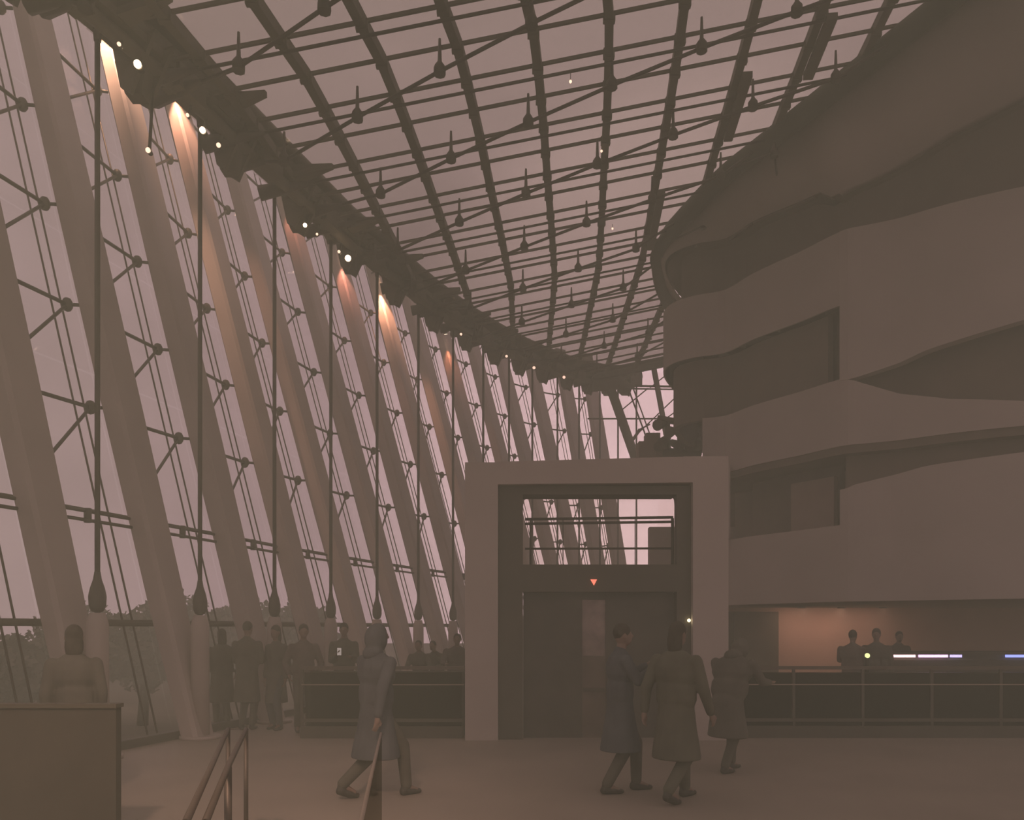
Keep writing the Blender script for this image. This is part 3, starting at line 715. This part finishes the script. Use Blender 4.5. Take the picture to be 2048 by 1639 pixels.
# ------------------------------------------------------------------ trees outside
def tree(x, y, h, r, label):
    t = thing('tree', (x,y,-2.0), label, 'tree', 'trees outside the glass wall')
    m_ = MB(); m_.tube([(x,y,-2.0),(x+.1,y,-2+h*.35),(x-.05,y,-2+h*.6)], [.22,.17,.1], 8)
    for k in range(4):
        a = k*1.6; m_.tube([(x,y,-2+h*.4),(x+math.cos(a)*r*.5,y+math.sin(a)*r*.5,-2+h*.65)], [.08,.04], 6)
    m_.build('trunk', BARK, t)
    vs, fs = [], []
    for k in range(2600):
        v = Vector((random.gauss(0,1),random.gauss(0,1),random.gauss(0,1))).normalized()
        rr = (random.random()**.4)*(.82+.3*noise.noise(v*2.2+Vector((x,y,0))))
        c = Vector((x,y,-2+h*.62))+Vector((v.x*r,v.y*r,v.z*h*.40))*rr
        s_ = random.uniform(.09,.2); a = Vector((random.uniform(-1,1),random.uniform(-1,1),random.uniform(-1,1))).normalized(); b = a.orthogonal().normalized()
        i0 = len(vs); vs += [c-a*s_, c+b*s_*.6, c+a*s_, c-b*s_*.6]; fs.append((i0,i0+1,i0+2,i0+3))
    me = bpy.data.meshes.new('foliage'); me.from_pydata(vs, [], fs); me.materials.append(LEAF)
    o = bpy.data.objects.new('foliage', me); COL.objects.link(o); attach(o, t)
for k, (x, dist, h, r, lb) in enumerate(((40,26,3.6,2.0,'dark bushy tree outside the glass, at the left edge above the transom'),(285,30,4.6,2.2,'dark tree outside the glass, left of the second leaning column'),
        (348,44,6.0,2.4,'taller dark tree outside the glass, touching the second leaning column'),(442,30,4.6,1.8,'dark tree outside the glass, behind the pair in dark coats'),
        (505,40,5.4,2.2,'dark tree outside the glass, right of the pair in dark coats'),(600,34,5.0,2.0,'dark tree outside the glass, behind the slim standing person'),
        (160,48,5.4,3.2,'broad dark tree outside the glass, behind the person at far left'))):
    tree((x-1024)/F*dist, dist, h, r, lb)
m_ = MB()
for k in range(60):
    x = -40+k*.62; m_.ball((x, 56+math.sin(k*.9)*1.2+k*.12, -1.5), .9+.25*math.sin(k*2.3), 8, (1,1,.9+.2*math.sin(k)))
tag(m_.build('hedge', LEAF), 'long dark hedge on the ground outside the glass wall', 'hedge')

# ------------------------------------------------------------------ people
def remeshed(mb, name, m, parent, vox):
    me = bpy.data.meshes.new(name); me.from_pydata(mb.v, [], mb.f)
    bm = bmesh.new(); bm.from_mesh(me); bmesh.ops.remove_doubles(bm, verts=bm.verts, dist=1e-5); bmesh.ops.recalc_face_normals(bm, faces=bm.faces); bm.to_mesh(me); bm.free()
    o = bpy.data.objects.new(name, me); COL.objects.link(o)
    md = o.modifiers.new('r', 'REMESH'); md.mode = 'VOXEL'; md.voxel_size = vox; md.use_smooth_shade = True
    s_ = o.modifiers.new('s', 'SMOOTH'); s_.iterations = 3; s_.factor = .5
    dg = bpy.context.evaluated_depsgraph_get(); me2 = bpy.data.meshes.new_from_object(o.evaluated_get(dg))
    o.modifiers.clear(); o.data = me2; me2.materials.clear(); me2.materials.append(m); me2.name = name
    bpy.data.meshes.remove(me)
    for p in me2.polygons: p.use_smooth = True
    attach(o, parent); return o

def cloth(name, c): return mat(name, c, .9, var=.15, scale=6)
CL = [cloth('charcoal_wool', (.15,.145,.115)), cloth('black_cotton', (.135,.13,.10)), cloth('navy_cloth', (.125,.135,.135)), cloth('dark_olive_cloth', (.145,.145,.105)), cloth('dark_brown_cloth', (.17,.145,.12))]
SKIN = mat('skin', (.30,.215,.165), .6, var=.05, scale=9); HAIR = mat('dark_hair', (.085,.075,.055), .7, var=.2, scale=12); SHOE = mat('dark_leather', (.08,.075,.06), .5, var=.1, scale=9)

def person(x, y, face, h, label, lf=0.0, rf=0.0, arms='hang', lean=0.0, coat='short', mats=(0,1), hair='short', wide=1.0, near=False, group=None, bag=None, headdrop=0.0):
    """face: heading in degrees (0 = away from camera, 90 = to the left of it ...); lf, rf: foot positions fore/aft"""
    s = h/1.75; vox = .012 if near else .02
    root = thing('person', (x,y,0), label, 'person', group)
    R = Matrix.Translation((x,y,0)) @ Matrix.Rotation(math.radians(face),4,'Z') @ Matrix.Scale(s,4)
    drop = 0
    for f_ in (lf, rf): drop = max(drop, .84-math.sqrt(max(.84**2-f_*f_, .1)))
    hip = Vector((0,0,.915-drop)); ln = math.radians(lean)
    def up(zz, yy=0.0, xx=0.0):     # torso space -> leaned
        v = Vector((xx, yy, zz)); return hip+Matrix.Rotation(-ln,3,'X')@v
    J = {}
    body = MB(); top = MB(); legs = MB(); shoe2 = {-1: MB(), 1: MB()}; hr = MB()
    T = lambda v: R@Vector(v)
    def caps(mb_, p, q, r0, r1):
        p, q = T(p), T(q); r0 *= s; r1 *= s
        mb_.tube([p,p.lerp(q,.5),q],[r0,(r0+r1)/2,r1],10); mb_.ball(p,r0,10); mb_.ball(q,r1,10)
    def ell(mb_, c, rx, ry, rz):
        n0 = len(mb_.v); mb_.ball((0,0,0),1,12,(rx,ry,rz)); M3 = Matrix.Rotation(-ln,4,'X')
        for k in range(n0, len(mb_.v)): mb_.v[k] = tuple(T(Vector(c)+(M3@Vector(mb_.v[k]))))
    # torso
    ell(body, up(.02), .155,.11,.13); ell(body, up(.20), .135,.10,.20); ell(body, up(.40,.0), .165,.115,.19)
    caps(body, up(.53), up(.62,.015), .055,.052)
    hc = up(.735,.03+headdrop*.6); hc.z -= headdrop*.25
    ell(body, hc, .074,.092,.112); ell(body, hc+Vector((0,.035,-.06)), .052,.055,.055)
    fw = Vector((0,1,0))
    ell(body, hc+Vector((0,.10,-.012)), .013,.022,.022); ell(body, hc+Vector((0,.088,-.052)), .024,.012,.010)
    for sx in (-1,1):
        ell(body, hc+Vector((sx*.076,-.005,-.008)), .010,.018,.032); ell(body, hc+Vector((sx*.030,.082,.012)), .013,.010,.009)
    for sx, f_ in ((-1,lf),(1,rf)):
        hp = hip+Vector((sx*.085,0,-.02)); an = Vector((sx*.09, f_, .085 + (.05 if f_ < -.2 else 0)))
        d = an-hp; L_ = min(d.length, .829); a = .425; b = .41
        ca = max(-1,min(1,(a*a+L_*L_-b*b)/(2*a*L_))); bend = math.acos(ca)
        dn = d.normalized(); perp = Vector((0,1,0))-dn*dn.y; perp.normalize()
        kn = hp+dn*a*math.cos(bend)+perp*a*math.sin(bend)
        caps(body, hp, kn, .078,.052); caps(body, kn, an, .052,.036)
        caps(legs, hp, kn, .095,.070); caps(legs, kn, an+Vector((0,0,.02)), .070,.058)
        shoes = shoe2[sx]; tilt = -.05 if f_ < -.2 else 0.0
        caps(body, an, an+Vector((0,.12,-.05+tilt*.5)), .034,.026)
        caps(shoes, an+Vector((0,-.035,-.045)), an+Vector((0,.08,-.052+tilt*.8)), .042,.038); caps(shoes, an+Vector((0,.07,-.055+tilt*.8)), an+Vector((0,.155,-.06+tilt)), .036,.026)
        caps(shoes, an+Vector((0,-.01,.01)), an+Vector((0,-.02,-.04)), .045,.045)
        # arm
        sh = up(.475, 0, sx*.185*wide)
        if arms == 'hang': e1 = sh+Vector((sx*.05,-.03,-.28)); w1 = e1+Vector((sx*.0,.06,-.24))
        elif arms == 'swing': e1 = sh+Vector((sx*.05,-.35*f_-.02,-.27)); w1 = e1+Vector((0,.05-.30*f_,-.23))
        elif arms == 'phone' : e1 = sh+Vector((sx*.03,.05,-.27)); w1 = e1+Vector((-sx*.10,.20,.10 if sx > 0 else .06))
        elif arms == 'raise': e1 = sh+Vector((sx*.04,.12,-.20)); w1 = e1+Vector((-sx*.10,.22,.14))
        elif arms == 'pocket': e1 = sh+Vector((sx*.10,-.06,-.26)); w1 = e1+Vector((-sx*.05,.12,-.18))
        elif arms == 'rail': e1 = sh+Vector((sx*.06,.12,-.22)); w1 = e1+Vector((-sx*.06,.22,-.02))
        caps(body, sh, e1, .052,.040); caps(body, e1, w1, .040,.027)
        caps(top, sh, e1, .068,.058); caps(top, e1, e1.lerp(w1,.9), .058,.045)
        hd = (w1-e1).normalized(); side = Vector((0,1,0)) if abs(hd.y) < .7 else Vector((1,0,0)); side = (side-hd*side.dot(hd)).normalized(); nn = hd.cross(side)
        pm = w1+hd*.045; caps(body, w1, pm, .026,.030)
        for q_ in (-1.5,-.5,.5,1.5):                  # four fingers, relaxed curl
            ln_ = .040-.004*abs(q_-.5); b0 = pm+side*q_*.017+hd*.03; b1 = b0+hd*ln_-nn*.008*sx; b2 = b1+hd*ln_*.7-nn*.022*sx
            caps(body, b0, b1, .0095,.0085); caps(body, b1, b2, .0085,.0075)
        t0 = w1+hd*.03+side*.024; t1 = t0+side*.025+hd*.025; caps(body, t0, t1, .012,.010); caps(body, t1, t1+hd*.028, .010,.009)
        J['hand%d' % sx] = pm
    remeshed(body, 'body', SKIN, root, vox if near else .016)
    # coat / jacket
    ell(top, up(.38), .205*wide,.145,.21); ell(top, up(.16), .185*wide,.14,.25); ell(top, up(.47), .17*wide,.10,.09)
    caps(top, up(.50), up(.56), .085,.07)
    if coat == 'long':
        n0 = len(top.v); ns = 18; prof = ((.16,.165,.12),(.0,.175,.135),(-.16,.185,.15),(-.34,.205,.175),(-.46,.215,.185)); vs_ = []; fs_ = []
        for (dz, rx, ry) in prof:
            c0 = up(dz) if dz >= 0 else hip+Vector((0,(lf+rf)*.3*(-dz),dz))
            for k in range(ns):
                a_ = 2*math.pi*k/ns; vs_.append(T(c0+Vector((math.cos(a_)*rx*wide**.6, math.sin(a_)*(ry+abs(lf-rf)*.18*max(0,-dz)), 0))))
        for r_ in range(len(prof)-1):
            for k in range(ns): fs_.append((r_*ns+k, r_*ns+(k+1)%ns, (r_+1)*ns+(k+1)%ns, (r_+1)*ns+k))
        fs_ += [tuple(range(ns)), tuple(range((len(prof)-1)*ns, len(prof)*ns))[::-1]]; top.add(vs_, fs_)
    else:
        ell(top, up(.0), .18*wide,.14,.14)
    remeshed(top, 'long_coat' if coat == 'long' else 'jacket', CL[mats[0]], root, vox)
    remeshed(legs, 'trousers', CL[mats[1]], root, vox); remeshed(shoe2[-1], 'shoe', SHOE, root, vox); remeshed(shoe2[1], 'shoe', SHOE, root, vox)
    ell(hr, hc+Vector((0,-.012,.028)), .083,.098,.100)
    if hair == 'long': ell(hr, hc+Vector((0,-.05,-.08)), .085,.06,.16)
    if hair == 'bun': ell(hr, hc+Vector((0,-.09,.07)), .045,.045,.045)
    if hair == 'hood': ell(hr, hc+Vector((0,-.03,-.03)), .11,.12,.15); ell(hr, up(.56,-.03), .13,.10,.09)
    # clear the face
    hr.v = [tuple(v) for v in hr.v]
    remeshed(hr, 'hood' if hair == 'hood' else 'hair', CL[mats[0]] if hair == 'hood' else HAIR, root, vox)
    return root, R, J

def W(xp, Z): return (xp-1024)/F*Z
person(W(148,7.3), 7.3, 30, 1.66, 'person in a dark bulky jacket behind the low partition at far left', arms='hang', coat='long', mats=(0,1), hair='long', wide=1.0, near=True)
person(W(494,13.0), 13.0, -10, 1.74, 'taller one of the pair in dark coats near the second leaning column', arms='phone', coat='long', mats=(3,1), wide=1.1)
person(W(444,13.2), 13.2, 30, 1.62, 'shorter person in a long dark coat standing left of the taller one in the pair', arms='pocket', coat='long', mats=(3,3), wide=1.15, hair='long')
person(W(553,13.0), 13.0, 160, 1.68, 'slim standing person right of the pair in dark coats', arms='hang', coat='long', mats=(0,2), lf=.03, rf=-.03, wide=.85, hair='long')
person(W(607,12.6), 12.6, 200, 1.70, 'person in a brown jacket at the left end of the smoked balustrade', arms='pocket', coat='short', mats=(4,0), lf=.08, rf=-.08)
pr_, R_, J_ = person(W(688,13.6), 13.6, 190, 1.72, 'person behind the balustrade looking at a small lit phone', arms='phone', coat='short', mats=(3,1))
p = R_@(J_['hand1']+Vector((-.03,.05,.04))); q = p.copy()
m_ = MB(); m_.box((p.x-.04,p.y-.005,p.z-.07),(p.x+.04,p.y+.005,p.z+.07)); ph = m_.build('phone', LAMPB); tag(ph, 'small phone held by the person behind the balustrade', 'phone')
m_ = MB(); m_.box((p.x-.034,p.y-.008,p.z-.06),(p.x+.034,p.y-.005,p.z+.06)); m_.build('screen', emis('phone_screen', (.7,.6,.5), .35), ph)
person(W(752,7.8), 7.8, -52, 1.73, 'striding person in a long dark coat left of the portal', lf=-.31, rf=.29, arms='swing', coat='long', mats=(2,1), hair='hood', wide=1.5, near=True)
pr2, R2_, J2_ = person(W(1240,8.05), 8.05, -82, 1.70, 'person in dark clothes walking past the lift doors with a phone raised', lf=.20, rf=-.16, arms='raise', coat='long', mats=(2,1), near=True, wide=1.1)
p = R2_@(J2_['hand1']+Vector((-.03,.03,.05)))
m_ = MB(); m_.box((p.x-.05,p.y-.01,p.z-.03),(p.x+.05,p.y,p.z+.03)); ph = m_.build('phone', LAMPB); tag(ph, 'phone raised by the person walking past the lift doors', 'phone')
m_ = MB(); m_.box((p.x-.04,p.y-.013,p.z-.012),(p.x+.04,p.y-.01,p.z+.012)); m_.build('screen', emis('pink_screen', (.75,.42,.36), .5), ph)
person(W(1352,7.6), 7.6, -50, 1.73, 'person in a dark coat walking close to the right side of the portal', lf=.25, rf=-.22, arms='swing', coat='long', mats=(3,3), near=True, wide=1.25, hair='long')
person(W(1455,9.2), 9.2, -55, 1.60, 'broad stooping person in a dark coat right of the portal', lf=.18, rf=-.15, arms='rail', coat='long', mats=(0,1), near=True, wide=1.55, lean=14, hair='hood', headdrop=.1)
person(W(1705,14.2), 14.2, -40, 1.60, 'left one of two people standing in front of the bar', arms='rail', coat='short', mats=(4,1), group='people at the bar', wide=1.2)
person(W(1753,14.0), 14.0, 150, 1.63, 'right one of two people standing in front of the bar', arms='hang', coat='long', mats=(0,1), group='people at the bar', wide=1.1)
person(W(1795,15.8), 15.8, 170, 1.58, 'person standing behind the bar, head above the pink light strip', arms='phone', coat='short', mats=(1,1), group='people at the bar', lean=8)
person(W(842,14.5), 14.5, 175, 1.46, 'first head seen over the balustrade left of the portal', arms='rail', lean=20, coat='short', mats=(1,1), group='people leaning behind the balustrade')
person(W(876,15.3), 15.3, 160, 1.44, 'middle head seen over the balustrade left of the portal', arms='rail', lean=20, coat='short', mats=(3,1), group='people leaning behind the balustrade')
person(W(914,14.6), 14.6, 185, 1.56, 'tallest head seen over the balustrade beside the portal', arms='rail', lean=14, coat='short', mats=(4,1), group='people leaning behind the balustrade', wide=1.2)
